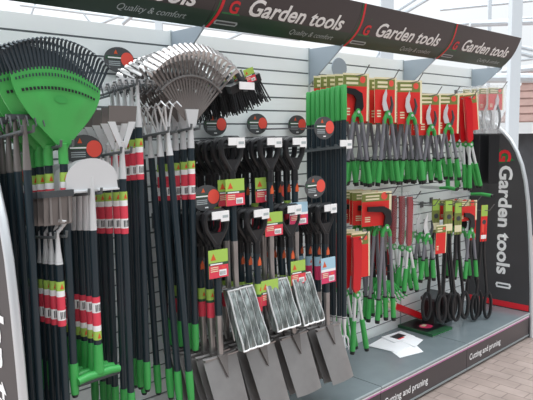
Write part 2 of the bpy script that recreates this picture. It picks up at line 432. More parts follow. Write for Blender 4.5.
# ------------------------------------------------------------------ tool builders (origin = the point it hangs by)
def d_handle(root):
    b = MB()
    P = [(.010, 0, -.135), (.034, 0, -.104), (.056, 0, -.070), (.062, 0, -.032), (.056, 0, -.006), (.040, 0, .003)]
    path = [(-x, y, z) for x, y, z in P]+P[::-1]
    b.tube(path, [.013, .0135, .0135, .014, .0155, .0165]+[.0165, .0155, .014, .0135, .0135, .013], 'black', 8)
    b.prism([(-.058, -.066), (-.034, -.088), (.034, -.088), (.058, -.066), (.018, -.15), (-.018, -.15)], -.010, .010, 'black')
    b.tube([(0, 0, -.145), (0, 0, -.20)], [.017, .0185], 'black', 10)
    return b.build('handle', root)
def sticker(root, z, r=.0165):
    b = MB(); b.prism([(-.010, z-.022), (.010, z-.022), (.009, z), (0, z+.02), (-.009, z)], -r-.0012, -r+.004, 'orange')
    return b.build('logo_sticker', root)
def spade(variant):
    root = empty('garden_spade')
    d_handle(root)
    MB().tube([(0, 0, -.19), (0, 0, -.47)], .0165, 'shaft', 10).build('shaft', root)
    sticker(root, -.235)
    b = MB(); b.tube([(0, 0, -.46), (0, 0, -.56), (0, -.004, -.665)], [.0175, .0155, .014], 'bsteel', 10); b.build('socket', root, label='bare steel socket')
    b = MB()
    TL = math.tan(math.radians(20))
    def bl(u, v):
        x = (u-.5)*(.192-.018*v); z = -.640-.28*v - (.012 if v > .99 else 0)*abs(u-.5)*0
        return x, -.006-(.30*v)*TL-.016*(1-(2*u-1)**2)*(1-v*.4)+.012, z
    b.sheet(bl, 12, 10, .003, 'bsteel')
    b.prism([(-.026, -.640), (.026, -.640), (.0, -.735)], -.024, -.014, 'brown', lambda x, y, z: (x, y-(-.648-z)*TL, z))
    b.box(-.095, -.02, -.014, .004, -.652, -.645, 'bsteel'); b.box(.02, .095, -.014, .004, -.652, -.645, 'bsteel')
    b.build('blade', root, label='polished steel blade')
    if variant == 'card': label_card(root, .10, .125, (-.01, -.022, -.16), 'tool', -.12)
    elif variant == 'sleeve': sleeve(root, -.345, .0185, style='short')
    elif variant == 'blue': sleeve(root, -.27, .0185, style='blue')
    if variant == 'bluecard': label_card(root, .105, .135, (-.01, -.022, -.27), 'blue', -.1)
    return root
def fork(variant, FL=.26, FW=.155, foil=True):
    root = empty('garden_fork')
    d_handle(root)
    MB().tube([(0, 0, -.19), (0, 0, -.47)], .0165, 'shaft', 10).build('shaft', root)
    sticker(root, -.235)
    b = MB(); b.tube([(0, 0, -.46), (0, 0, -.58), (0, -.006, -.70)], [.0175, .0155, .013], 'bsteel', 10); b.build('socket', root, label='bare steel socket')
    TL = math.tan(math.radians(20)); b = MB()
    b.tube([(-.075, -.006, -.705), (-.04, -.004, -.69), (.04, -.004, -.69), (.075, -.006, -.705)], .008, 'steel', 8)
    for i in range(4):
        x = -.072+i*.048; b.tube([(x, -.006, -.70), (x, -.035, -.80), (x, -.06, -.90)], [.0075, .0065, .003], 'steel', 6)
    b.build('tine_head', root)
    if foil and variant != 'bare':
        b = MB()
        def sl(u, v):
            x = (u-.5)*(FW+.012*v); z = -.675-FL*v
            w = math.sin(PI*u)
            return x, -.026-FL*1.05*v*TL-.016*abs(math.sin(4*PI*u))**.7*min(1, .2+v*3)*min(1, 6*(1-v)+.3)-.003*math.sin(v*9+u*7), z
        b.sheet(sl, 40, 14, .032, 'foil')
        for u in (.012, .25, .5, .75, .988): b.tube([(sl(u, j/8)[0], sl(u, j/8)[1]-.001, sl(u, j/8)[2]) for j in range(9)], .0042 if u in (.012, .988) else .0032, 'white', 6)
        for v in (.01, .99): b.tube([(sl(j/16, v)[0], sl(j/16, v)[1]-.001, sl(j/16, v)[2]) for j in range(17)], .0045, 'white', 6); b.build('foil_wrap', root, label='shiny silver wrapping over the tines')
    if variant in ('card', 'cardlow'): label_card(root, .105, .12, (-.005, -.022, -.175) if variant == 'card' else (-.055, -.04, -.665), 'tool', -.1)
    if variant == 'cardlow': label_card(root, .11, .115, (.0, -.022, -.345), 'tool', -.1)
    if variant == 'bluelow': label_card(root, .095, .12, (-.03, -.04, -.60), 'tool', -.1); label_card(root, .12, .115, (.0, -.022, -.31), 'blue', -.1)
    if variant == 'sleeve': sleeve(root, -.30, .0185, style='short')
    return root
def shaft(root, z0, z1, r=.0145):
    return MB().tube([(0, 0, z0), (0, 0, z1)], r, 'shaft', 10).build('shaft', root)
def socket(root, z0, z1, r0=.008, r1=.0155, key='pale'):
    return MB().tube([(0, 0, z0), (0, 0, (z0*.6+z1*.4)), (0, 0, z1)], [r0, r0*1.2, r1], key, 10).build('socket', root, label='bare steel socket')
def grip(root, z0, L=.12, tip=True):
    b = MB(); b.tube([(0, 0, z0), (0, 0, z0-L*.55), (0, 0, z0-L)], [.0165, .0175, .0145], 'green', 10)
    g = b.build('grip', root, label='green end grip')
    if tip: MB().tube([(0, 0, z0-L), (0, 0, z0-L-.012)], [.0145, .010], 'black', 10).build('end_cap', g)
    return g

def leaf_rake():
    root = empty('leaf_rake')
    HW, HH = .160, .236
    b = MB()
    def fan(u, v):
        # v 0 at the neck, 1 at the top arc; sides swell outwards like a trowel
        a = (u-.5)*2
        w = .014+(HW-.014)*(math.sin(min(1, v**.92)*PI/2)**1.25)
        x = a*w; z = -.02+HH*v+.045*v*v*(1-a*a); z -= .13*x*v; x -= .018*v
        y = -.010-.035*v+.02*a*a*v + .006*math.exp(-((abs(a)-.52)/.2)**2-((v-.62)/.2)**2)*-1.5
        return x, y, z
    b.sheet(fan, 30, 22, .006, 'fan')
    def patch(u0, u1, v0, v1, key):
        q = [fan(u, v) for u, v in ((u0, v0), (u1, v0), (u1, v1), (u0, v1))]
        b.add([(x, y-.005, z) for x, y, z in q], [(0, 1, 2, 3)], key)
    for i in range(28): patch(.03+i*.034, .03+i*.034+.016, .90, .935, 'tines')
    for i in range(22): patch(.06+i*.0405, .06+i*.0405+.027, .755, .79, 'bristle')
    for s in range(26): pass
    b.add([(x, y-.002, z) for x, y, z in [fan(.5+.09*math.cos(k*PI/9), .65+.045*math.sin(k*PI/9)) for k in range(18)]], [tuple(range(18))], 'green')
    b.tube([(0, 0, -.075), (0, 0, -.03), (0, -.008, .0)], [.0175, .0175, .014], 'fan', 12)
    b.build('fan_head', root, label='green plastic fan head')
    tm = None
    for i in range(28):
        a = (i+.5)/28*2-1
        x, y, z = fan((a+1)/2, .975)
        if tm is None:
            t = MB(); t.tube([(0, 0, 0), (0, -.009, .066), (0, -.012, .094), (0, -.024, .105), (0, -.040, .099)], [.0052, .0052, .005, .0048, .003], 'tines', 6, 1.0, .55)
            o = t.build('tine', root, label='dark flexible tine'); tm = o
        else:
            o = tm.copy(); COL.objects.link(o); o.parent = root
        o.location = (x, y+.002, z); o.rotation_euler = (0, a*.42, 0); o.scale = (1, 1, 1.0-.18*abs(a)**2)
    shaft(root, -.06, -.84); sleeve(root, -.105, .0158); grip(root, -.82, .12)
    return root
def draw_hoe():
    root = empty('draw_hoe')
    b = MB()
    def bl(u, v): return (u-.5)*.105-.01, -.045+.01*v, .15-.115*v
    b.sheet(bl, 6, 4, .003, 'brown'); b.box(-.066, .046, -.052, -.035, .135, .158, 'dgrey')
    for x in (-.04, -.005, .03): b.box(x-.004, x+.004, -.046, -.043, .04, .135, 'bsteel')
    b.build('blade', root, label='steel hoe blade')
    b = MB(); b.tube([(0, 0, -.03), (0, 0, .0), (.022, -.01, .028), (.028, -.03, .05), (.012, -.032, .045), (-.01, -.034, .05)], [.008, .007, .0062, .006, .006, .007], 'pale', 8)
    b.build('gooseneck', root, label='shiny curved neck')
    socket(root, -.02, -.115); shaft(root, -.105, -1.02); sleeve(root, -.178, .0158)
    return root
def half_moon():
    root = empty('lawn_edger')
    b = MB()
    poly = [(-.108, .0), (-.104, .03)]+[(-.108*math.cos(k*PI/18), .026+.092*math.sin(k*PI/18)**.9) for k in range(1, 18)]+[(.104, .03), (.108, .0)]
    b.prism(poly, -.012, -.009, 'pale'); b.box(-.108, -.02, -.022, -.004, -.004, .002, 'pale'); b.box(.02, .108, -.022, -.004, -.004, .002, 'pale')
    b.build('blade', root, label='half-moon steel blade')
    b = MB(); b.tube([(0, -.010, .05), (0, -.004, .0), (0, 0, -.15)], [.004, .011, .0155], 'pale', 10); b.build('socket', root, label='bare steel socket')
    shaft(root, -.14, -.61); sleeve(root, -.405, .0158, flip=True)
    b = MB(); b.tube([(0, 0, -.59), (0, 0, -.66), (0, 0, -.70)], [.0175, .019, .022], 'green', 12)
    b.tube([(-.088, 0, -.712), (-.05, 0, -.706), (.05, 0, -.706), (.088, 0, -.712)], [.015, .0165, .0165, .015], 'green', 12)
    h = b.build('t_handle', root, label='green T-shaped grip')
    b = MB(); b.tube([(-.085, .0, -.724), (.085, .0, -.724)], .010, 'dgrey', 10); b.build('grip_underside', h)
    return root
def dutch_hoe():
    root = empty('dutch_hoe')
    b = MB()
    b.prism([(-.058, .165), (.066, .165), (.062, .105), (-.058, .105)], -.012, -.008, 'brown', lambda x, y, z: (x, y-.10*(z-.105), z))
    b.build('blade', root, label='coated steel blade')
    b = MB()
    for s in (-1, 1): b.prism([(s*.062, .105), (s*.030, .105), (s*.002, .02), (s*.014, .0)], -.012, -.007, 'pale')
    b.build('yoke', root, label='bright V-shaped yoke')
    b = MB(); b.tube([(0, -.009, .03), (0, -.004, -.01), (0, 0, -.115)], [.010, .009, .0155], 'pale', 10); b.build('socket', root, label='bare steel socket')
    shaft(root, -.105, -1.0); sleeve(root, -.165, .0158); grip(root, -.98, .12)
    return root
def soil_rake(hw=.088, lab=True, key='pale'):
    root = empty('soil_rake')
    b = MB()
    b.box(-hw, hw, -.006, .006, -.006, .012, key); n = round(hw/.012)
    for i in range(n):
        x = -hw+.006+i*(2*hw-.012)/(n-1); b.tube([(x, 0, .003), (x, -.018, .004), (x, -.034, -.03)], [.0045, .004, .002], 'dgrey', 6)
    b.build('head_bar', root, label='steel bar with curved tines')
    b = MB(); b.tube([(0, 0, .0), (0, 0, -.06), (0, 0, -.18)], [.0075, .0085, .0155], 'pale' if lab else 'brown', 10); b.build('socket', root, label='bare steel socket')
    shaft(root, -.17, -1.18)
    if lab: sleeve(root, -.225, .0158)
    grip(root, -1.16, .12)
    return root
def cultivator():
    root = empty('hand_cultivator')
    b = MB()
    for s in (-1, 0, 1):
        b.tube([(s*.004, 0, -.02), (s*.022-.008, -.004, .045), (s*.042-.024, -.02, .095), (s*.046-.03, -.05, .108), (s*.046-.03, -.075, .085)], [.005, .0045, .0042, .004, .0025], 'pale', 6)
    b.build('prongs', root, label='three bent bright prongs')
    socket(root, -.0, -.11, .008); shaft(root, -.10, -1.06); grip(root, -1.04, .13)
    return root
def steel_fan_rake():
    root = empty('steel_fan_rake')
    n = 20; tm = None
    for i in range(n):
        a = (i+.5)/n*2-1; th = a*.80
        if tm is None:
            b = MB()
            L = .325
            b.tube([(0, -.004, .04), (0, -.012, L*.55), (0, -.018, L*.86)], [.0034, .0038, .0046], 'brown', 6, 1.25, .5)
            b.tube([(0, -.018, L*.86), (0, -.022, L), (0, -.040, L+.020), (0, -.088, L-.016)], [.0046, .0060, .0085, .0075], 'steel', 6, 1.25, .5)
            tm = o = b.build('tine', root, label='flat sprung steel tine')
        else:
            o = tm.copy(); COL.objects.link(o); o.parent = root
        o.rotation_euler = (0, th, 0)
    b = MB(); b.tube([(.215*math.sin(t), -.021, .215*math.cos(t)) for t in [(-.80+1.60*k/12) for k in range(13)]], .0055, 'bsteel', 6)
    b.build('brace_bar', root)
    b = MB(); b.prism([(-.034, .075), (.034, .075), (.018, .0), (-.018, .0)], -.016, .004, 'pale'); b.build('ferrule', root, label='bright steel ferrule')
    b = MB(); b.tube([(0, 0, .01), (0, 0, -.09)], [.012, .0155], 'pale', 10); b.build('socket', root, label='bare steel socket')
    shaft(root, -.08, -.89); sleeve(root, -.145, .0158); grip(root, -.87, .12)
    return root
def brush_head():
    root = empty('broom_head')
    b = MB(); b.box(-.085, .085, -.022, .022, -.025, .012, 'black'); b.build('block', root)
    b = MB(); rnd = random.Random(3)
    for i in range(16):
        for j in (-.014, 0, .014):
            x = -.078+i*.0104; b.tube([(x, j, -.02), (x*1.22+rnd.uniform(-.005, .005), j*1.8-.004, -.125+rnd.uniform(-.008, .01))], [.0045, .003], 'bristle', 5)
    b.build('bristles', root, smooth=True)
    o = label_card(root, .05, .065, (.03, -.023, .055), 'tool', -.2)
    b = MB(); b.tube([(0, 0, .0), (0, .02, .05)], [.017, .019], 'dgrey', 10); b.build('handle_socket', root)
    return root
def grip_pole():
    root = empty('border_fork_pole')
    b = MB(); b.tube([(0, 0, .325), (0, 0, .318), (0, 0, .20), (0, 0, .14)], [.013, .0165, .0175, .0165], 'green', 12); b.build('grip', root, label='green top grip')
    shaft(root, .15, -.95, .0145)
    b = MB(); b.tube([(0, 0, -.94), (0, 0, -1.0), (0, -.006, -1.05)], [.0150, .010, .008], 'pale', 10)
    for s in (-1, 1): b.tube([(0, -.004, -1.04), (s*.018, -.012, -1.07), (s*.014, -.02, -1.13)], [.006, .006, .0025], 'pale', 6)
    b.build('weeding_tip', root, label='small forked steel tip')
    return root

def lopper(variant='bypass', L=.66, spread=.055, card_on=True, cw=.18, ch=.275, cx=0., cz=0., hb=-.075):
    """bypass lopper hung blade-up on its backing card"""
    root = empty('lopper')
    if card_on: label_card(root, cw, ch, (cx, .006 if cz == 0 else -.035, cz), 'lop', 0, 'backing_card')
    zp = -.245
    b = MB()
    if variant == 'anvil':
        b.prism([(hb, -.085), (-.02, -.09), (.03, -.115), (.04, -.19), (.03, -.215), (-.02, -.215), (-.01, -.15), (-.03, -.125), (hb, -.115)], -.020, -.008, 'black')
    else:
        b.prism([(-.030, -.205), (-.044, -.165), (-.038, -.115), (-.012, -.07), (-.006, -.10), (-.014, -.14), (.006, -.20)], -.016, -.011, 'pale')
        b.tube([(.018, -.018, -.215), (.034, -.018, -.165), (.022, -.018, -.115)], [.011, .009, .005], 'dgrey', 8)
    b.build('blade', root)
    b = MB(); b.ellipse(0, -.225, .018, .024, -.024, -.006, 'green', 16); b.ellipse(0, -.222, .007, .009, -.030, -.024, 'pale', 12)
    for s in (-1, 1): b.tube([(s*.008, -.014, -.225), (s*.024, -.014, -.25), (s*.030, -.014, -.28)], [.012, .013, .012], 'green', 8)
    b.build('pivot_head', root, label='green pivot housing')
    for s in (-1, 1):
        gl = .15; x0, x1 = s*.033, s*(.033+spread); z0, z1 = -.29, -L
        x2 = x0+(x1-x0)*.72; z2 = z0+(z1-z0)*(1-gl/(L-.29))
        x2 = x0+(x1-x0)*(1-gl/(L-.29))
        b = MB(); b.tube([(x0-s*.005, -.014, z0+.03), (x2, -.02, z2)], .011, 'gtube', 8); h = b.build('handle', root, label='grey tubular handle')
        b = MB(); dx, dz = x1-x2, z1-z2
        b.tube([(x2-dx*.06, -.02, z2-dz*.06), (x2, -.02, z2)], .0155, 'black', 10)
        b.tube([(x2, -.02, z2), (x2+dx*.3, -.02, z2+dz*.3), (x2+dx*.85, -.02, z2+dz*.85)], [.0145, .0155, .0165], 'green', 10); g = b.build('grip', root, label='green grip')
        MB().tube([(x2+dx*.85, -.02, z2+dz*.85), (x1, -.02, z1)], [.0165, .0145], 'black', 10).build('end_cap', g)
    return root
def hedge_shears(L=.66, bag=False):
    root = empty('hedge_shears'); k_ = .62 if bag else 1.
    b = MB(); b.prism([(k_*x, z) for x, z in [(-.030, .0), (.026, .0), (.034, -.05), (.030, -.20), (.022, -.31), (-.012, -.34), (-.032, -.30), (-.026, -.16)]], -.022, -.002, 'dred' if bag else 'sheath'); b.build('blade_sheath', root, label='red blade sheath')
    if not bag: label_card(root, .135, .27, (.045, .006, .02), 'lop', 0, 'backing_card')
    b = MB(); b.ellipse(.0, -.345, .022, .024, -.022, -.004, 'green', 14); b.ellipse(.0, -.345, .009, .009, -.027, -.022, 'pale', 10); b.build('pivot', root, label='green pivot housing')
    for s in (-1, 1):
        x0, x1, z0, z1 = s*.012, s*.055+.02, -.355, -L
        xm, zm = x0+(x1-x0)*.42, z0+(z1-z0)*.42
        MB().tube([(x0, -.013, z0), (xm, -.013, zm)], .0095, 'pale', 8).build('handle', root, label='bright steel handle')
        b = MB(); b.tube([(xm, -.013, zm), (xm*.4+x1*.6, -.013, zm*.4+z1*.6), (x1*.9+xm*.1, -.013, z1*.9+zm*.1)], [.0145, .0165, .0165], 'green', 10); g = b.build('grip', root, label='green grip')
        MB().tube([(x1*.9+xm*.1, -.013, z1*.9+zm*.1), (x1, -.013, z1)], [.0165, .014], 'black', 10).build('end_cap', g)
    if bag:
        b = MB(); b.sheet(lambda u, v: ((u-.5)*.085, -.032-.010*math.sin(PI*u)+.003*math.sin(9*v), .03-.36*v), 6, 8, .042, 'bag'); b.build('clear_pouch', root, label='clear plastic pouch')
    return root
def edging_shears(tagstyle):
    root = empty('edging_shears')
    b = MB(); b.prism([(-.012, .02), (.012, .02), (.016, -.08), (.004, -.16), (-.012, -.10)], -.008, .0, 'dgrey'); b.build('blade', root)
    for s in (-1, 1):
        b = MB(); b.tube([(s*.010, -.004, -.08), (s*.018, -.006, -.35), (s*.050, -.02, -.66)], .012, 'black', 8); h = b.build('handle', root)
        b = MB(); cx, cz = s*.062, -.755
        ring = [(cx+.030*math.cos(t)*1.1, -.024, cz+.098*math.sin(t)) for t in [PI/2+2*PI*k/20 for k in range(21)]]
        b.tube(ring, .0125, 'black', 8); b.build('loop_grip', root)
    b = MB(); b.ellipse(0, -.10, .018, .018, -.018, -.004, 'dgrey', 12); b.build('pivot', root)
    if tagstyle == 'olive':
        b = MB(); b.box(-.036, .030, -.016, -.013, -.22, .02, 'olive'); quad(b, -.03, .024, -.06, .012, -.0168, 'lime'); quad(b, -.034, .028, -.20, -.15, -.0168, 'cream'); b.build('label_tag', root, label='olive and lime label tag')
    else:
        b = MB(); b.box(-.03, .03, -.016, -.013, -.25, .03, 'cred'); quad(b, -.03, .03, -.055, .03, -.0168, 'lime'); quad(b, -.025, .025, -.23, -.20, -.0168, 'white'); quad(b, -.02, .0, -.18, -.08, -.0168, 'coral'); b.build('label_tag', root, label='red and lime label tag')
    return root
def bagged_pruner():
    root = empty('pruner_pack')
    o = label_card(root, .15, .17, (.0, .004, .0), 'lop', 0, 'backing_card')
    b = MB()
    for s in (-1, 1): b.tube([(s*.006, -.008, -.13), (s*.028, -.010, -.19), (s*.034, -.010, -.25), (s*.018, -.010, -.315)], [.009, .010, .0095, .008], 'pale' if s < 0 else 'dgrey', 8)
    b.prism([(-.012, -.14), (.012, -.14), (.02, -.09), (.006, -.05), (-.012, -.09)], -.014, -.006, 'pale'); b.build('pruner', root, label='silver and grey hand pruner')
    b = MB(); b.sheet(lambda u, v: ((u-.5)*.17, -.020-.012*math.sin(PI*u)*math.sin(PI*v)+.003*math.sin(11*v+5*u), .02-.37*v), 8, 12, .034, 'glarebag'); b.build('clear_pouch', root, label='clear plastic pouch')
    b = MB(); b.prism([(-.05, -.36), (.05, -.36), (.05, -.74), (-.05, -.74)], .006, .012, 'black'); b.build('black_strip', root, label='black hanging strip')  # plain long black strip hanging down below the pouch
    return root

# ------------------------------------------------------------------ arms, hooks and stacks
ORD = ['frontmost', 'second', 'third', 'fourth', 'fifth', 'sixth', 'seventh', 'eighth']
def ordl(i, what, place, n):
    if i == 0: return f'frontmost {what}, {place}'
    if i == n-1: return f'{what} nearest the wall, {place}'
    return f'{what}, {ORD[i]} from the front, {place}'
SLOPE = .10
def stack(makers, P, n, dy, what, place, cat, group, tilt=0., yaw=0., jx=.003, jt=.012, slope=SLOPE, roll=0.):
    """n tools hung one behind the other from P towards the wall; makers[0] builds the front one, makers[-1] the others"""
    protos = {}
    out = []
    for i in range(n):
        mk = makers[min(i, len(makers)-1)]
        if mk in protos: o = copy_tree(protos[mk])
        else: o = mk(); protos[mk] = o
        o.location = (P.x+random.uniform(-jx, jx), P.y+i*dy, P.z-slope*i*dy)
        o.rotation_euler = (tilt+random.uniform(-jt, jt)*.5, roll+random.uniform(-jt, jt)*.3, yaw+random.uniform(-jt, jt)*4)
        tag(o, ordl(i, what, place, n), cat, group)
        out.append(o)
    return out
def arm(P, reach, label, twin=0., drop=.022, price=True, group='display arms on the slat wall', up=.0):
    """display arm from the wall out to just past P; twin > 0 gives two prongs that far apart"""
    t = empty('hanging_rail', (P.x, -.004, P.z-drop+SLOPE*P.y)); tag(t, label, 'hanging rail', group)
    ye = P.y-reach+.004; ze = -SLOPE*(P.y-reach)
    b = MB(); b.box(-.03, .03, -.004, .004, -.045, .03, 'comb'); b.build('back_plate', t, smooth=False)
    for s in ((-1, 1) if twin else (0,)):
        b = MB(); x = s*twin/2
        if twin: b.tube([(x, 0, 0), (x, ye, ze), (x, ye-.004, ze+.02)], .0055, 'comb', 8)
        else:
            vs = [(xx, y, z+dz) for xx in (-.011, .011) for y, z in ((0, 0), (ye, ze)) for dz in (-.012, .003)]
            b.add(vs, [(0,1,3,2),(4,6,7,5),(0,4,5,1),(2,3,7,6),(0,2,6,4),(1,5,7,3)], 'comb')
            k = int(-ye/.06)
            for i in range(1, k+1):
                y = ye*i/k; z = ze*i/k; b.box(-.011, .011, y-.004, y+.004, z, z+.012, 'comb')
        b.build('prong', t, smooth=bool(twin))
    b = MB(); b.box(-.046, .046, ye-.009, ye-.004, ze-.004, ze+.030, 'white'); b.build('end_plate', t, smooth=False) if not twin else None
    if price:
        b = MB(); b.box(.0, .046, ye-.0125, ye-.009, ze-.016, ze+.030, 'white'); quad(b, .008, .04, ze+.0, ze+.012, ye-.0132, 'upright'); b.build('price_tag', t, smooth=False, label='small white price tag')
    return t
def hook(P, label, tip=.055):
    t = empty('display_hook', (P.x, -.003, P.z-.004)); tag(t, label, 'hook', 'wire hooks of the cutting tools')
    ye = P.y
    b = MB(); b.tube([(0, 0, 0), (0, ye, 0), (0, ye-.05, .006), (0, ye-.085, tip)], .0034, 'wire', 8); b.build('wire_prong', t)
    b = MB(); b.box(-.018, .018, -.005, .003, -.03, .016, 'wire'); b.build('back_clip', t, smooth=False)
    return t
def disc(P, label, yaw=0., rx=.078, rz=.058):
    t = empty('disc_sign', (P.x, P.y, P.z)); tag(t, label, 'disc sign', 'oval header discs on the wall'); t.rotation_euler = (0, 0, yaw)
    b = MB(); b.ellipse(0, 0, rx, rz, -.003, .0, 'sign', 28); b.build('plate', t, smooth=False)
    b = MB()
    b.prism([(-rx*.92, rz*.02), (rx*.28, rz*.02), (rx*.28, rz*.30), (-rx*.88, rz*.30)], -.0038, -.003, 'dgreen')
    b.prism([(-rx*.75, rz*.10), (rx*.1, rz*.10), (rx*.1, rz*.2), (-rx*.75, rz*.2)], -.0044, -.003, 'white')
    b.prism([(-rx*.35, rz*.45), (-rx*.1, rz*.45), (-rx*.22, rz*.78)], -.0038, -.003, 'orange')
    for i in range(3): b.prism([(-rx*.7, -rz*(.18+i*.14)), (rx*.05, -rz*(.18+i*.14)), (rx*.05, -rz*(.12+i*.14)), (-rx*.7, -rz*(.12+i*.14))], -.0038, -.003, 'upright')
    b.prism([(-rx*.12, -rz*.78), (rx*.12, -rz*.78), (rx*.12, -rz*.68), (-rx*.12, -rz*.68)], -.0038, -.003, 'white')
    b.build('print', t, smooth=False)
    b = MB(); b.ellipse(rx*.52, rz*.06, rx*.42, rz*.56, -.0046, -.003, 'coral', 20); b.build('red_spot', t, smooth=False, label='round coral spot')
    b = MB(); b.box(-.004, .004, .0, -P.y-.003, -.004, .004, 'wire'); b.build('bracket', t, smooth=False)
    return t

# ---- first bay: long-handled tools
A = at(63, 143, -.45)
arm(A, .03, 'twin-prong arm carrying the green leaf rakes', .045, .012, False)
for i, o in enumerate(stack([leaf_rake], A, 5, .055, 'green fan leaf rake', 'far left of the wall', 'leaf rake', 'green leaf rakes', tilt=.0, jx=.004)): o.location.x -= .03*min(i, 1)+.004*i
A = at(24, 128, -.44)
arm(A, .03, 'twin-prong arm carrying the rakes half hidden by the left end panel', .04, .014, False)
for o in stack([lambda: soil_rake(.062, False, 'dgrey')], A+Vector((0, 0, .035)), 4, .07, 'steel soil rake', 'beside the left end panel', 'soil rake', 'soil rakes beside the left end panel'): pass
A = at(57, 233, -.45)
arm(A, .03, 'twin-prong arm carrying the draw hoes', .042, .014, False)
stack([draw_hoe], A, 7, .05, 'steel draw hoe', 'below the green leaf rakes', 'hoe', 'draw hoes')
A = at(91, 190, -.47)
arm(A, .03, 'twin-prong arm carrying the half-moon lawn edgers', .05, .014, False)
stack([half_moon], A, 6, .05, 'half-moon lawn edger with green T grip', 'right of the draw hoes', 'lawn edger', 'half-moon lawn edgers')
A = at(122, 149, -.45)
arm(A, .03, 'twin-prong arm carrying the V-yoked push hoes', .045, .014, False)
stack([dutch_hoe], A, 6, .06, 'push hoe with bright V yoke', 'right of the leaf rakes', 'hoe', 'push hoes')
A = at(137, 82, -.40)
arm(A, .03, 'high twin-prong arm carrying the soil rakes', .04, .014, False)
stack([soil_rake], A, 5, .05, 'soil rake with bright bar', 'above the push hoes', 'soil rake', 'soil rakes above the push hoes')
A = at(168, 129, -.42)
arm(A, .03, 'twin-prong arm carrying the three-prong cultivators', .04, .014, False)
stack([cultivator], A, 5, .07, 'three-prong cultivator', 'left of the steel fan rakes', 'cultivator', 'three-prong cultivators', tilt=-.05, jt=.07)
A = at(191, 127, -.42)
arm(A, .03, 'twin-prong arm carrying the steel fan rakes', .045, .010, False)
stack([steel_fan_rake], A, 5, .06, 'silver steel fan rake', 'left of the spades and forks', 'fan rake', 'steel fan rakes')
A = at(243, 82, -.40)
arm(A, .02, 'arm carrying the black broom heads', .0, .034, False)
stack([brush_head], A, 5, .07, 'black bristled broom head with card', 'above the D handles', 'broom head', 'black broom heads', tilt=.15, yaw=-.25, roll=-.42)

# ---- second bay: D-handled forks above, spades below
ups = [((231, 140), 'leftmost stack of the upper row', 7), ((269, 140), 'middle stack of the upper row', 7), ((294, 140), 'rightmost stack of the upper row', 6)]
fc, fl, fs, fb, fbl, fc2 = (lambda: fork('card')), (lambda: fork('cardlow', .225, .15)), (lambda: fork('sleeve', foil=False)), (lambda: fork('bare')), (lambda: fork('bluelow', .235, .14)), (lambda: fork('card', foil=False))
mk = [[fc, fc2, fs, fb], [fl, fc2, fs, fb], [fbl, fs, fb]]
for ((px, py), pl, n), mm in zip(ups, mk):
    A = at(px, py, -.44)
    arm(A, .03, f'grey comb arm with price tag, {pl} of forks')
    stack(mm, A, n, .058, 'black D-handled fork', pl, 'fork', 'digging forks in the upper row', tilt=-.02)
los = [((215, 213), 'leftmost stack of the lower row', 6), ((256, 211), 'second stack of the lower row', 6), ((289, 207), 'third stack of the lower row', 5), ((325, 206), 'rightmost stack of the lower row', 5)]
sc, ss, sb, sbc = (lambda: spade('card')), (lambda: spade('sleeve')), (lambda: spade('blue')), (lambda: spade('bluecard'))
mk = [[sc, ss], [ss], [ss], [sbc, sb]]
for ((px, py), pl, n), mm in zip(los, mk):
    A = at(px, py, -.46)
    arm(A, .03, f'grey comb arm with price tag, {pl} of spades')
    stack(mm, A, n, .062, 'black D-handled spade', pl, 'spade', 'digging spades in the lower row', tilt=-.03)
A = at(344, 146, -.46)
arm(A-Vector((.030, 0, 0)), .03, 'grey comb arm with price tag through the green-gripped poles', .0, .0)
stack([grip_pole], A+Vector((.0, 0, 0)), 8, .036, 'dark pole with green top grip', 'between the forks and the loppers', 'tool pole', 'green-gripped poles', tilt=.0)

# ---- third and fourth bays: cutting tools on wire hooks
YW = -.35
lp, lpa = (lambda: lopper()), (lambda: lopper('anvil', .80, .05))
def hung(mk_, px, py, Y, n, dy, what, place, cat, group, yaw=YW, hk=True, **kw):
    A = at(px, py, Y)
    stack(mk_ if isinstance(mk_, list) else [mk_], A+Vector((0, 0, .010)), n, dy, what, place, cat, group, yaw=yaw, slope=0, jx=.012, jt=.04, **kw)
    if hk: hook(A, f'wire hook of the {cat} stack {place}')
W = 'bypass lopper on a red card'
G1 = 'bypass loppers in the upper row'
hung(lambda: lopper('anvil', .66, .06), 357, 75, -.33, 5, .055, 'black-bladed lopper on a red card', 'upper row beside the green poles', 'lopper', 'black-bladed loppers')
hung(lp, 387, 79, -.33, 5, .055, W, 'second stack of the upper row', 'lopper', G1)
hung(lp, 411, 82, -.34, 5, .055, W, 'third stack of the upper row', 'lopper', G1)
hung(lambda: lopper('bypass', .60, .05), 430, 95, -.34, 5, .055, W, 'fourth stack of the upper row', 'lopper', G1)
hung(lambda: lopper('bypass', .60, .06), 448, 95, -.34, 5, .055, W, 'fifth stack of the upper row', 'lopper', G1)
hung(lambda: hedge_shears(.68), 466, 98, -.34, 4, .06, 'hedge shears in red sheath', 'upper row beside the bagged pruners', 'hedge shears', 'hedge shears in the upper row', roll=-.13)
hung(bagged_pruner, 496, 89, -.34, 4, .07, 'clear-bagged pruner', 'upper right by the end panel', 'pruner', 'bagged pruners')
hung(lambda: lopper('anvil', .83, .03, True, .22, .21, -.06, 0., -.14), 386, 193, -.34, 5, .055, 'long black-headed lopper on red card', 'lower row beside the poles', 'lopper', 'long black-headed loppers')
hung(lambda: hedge_shears(.70), 356, 238, -.36, 3, .07, 'red-sheathed hedge shears', 'lowest, right of the spade blades', 'hedge shears', 'low red-sheathed hedge shears')
hung(lambda: hedge_shears(.64, True), 409, 198, -.32, 4, .06, 'clear-bagged shears in red sheath', 'below the third lopper stack', 'hedge shears', 'bagged hedge shears')
hung([lambda: lopper('bypass', .54, .03, True, .10, .20, .10, -.15), lambda: lopper('bypass', .54, .03, False)], 428, 205, -.32, 4, .06, 'small green-headed lopper', 'below the fourth lopper stack', 'lopper', 'small green-headed loppers')
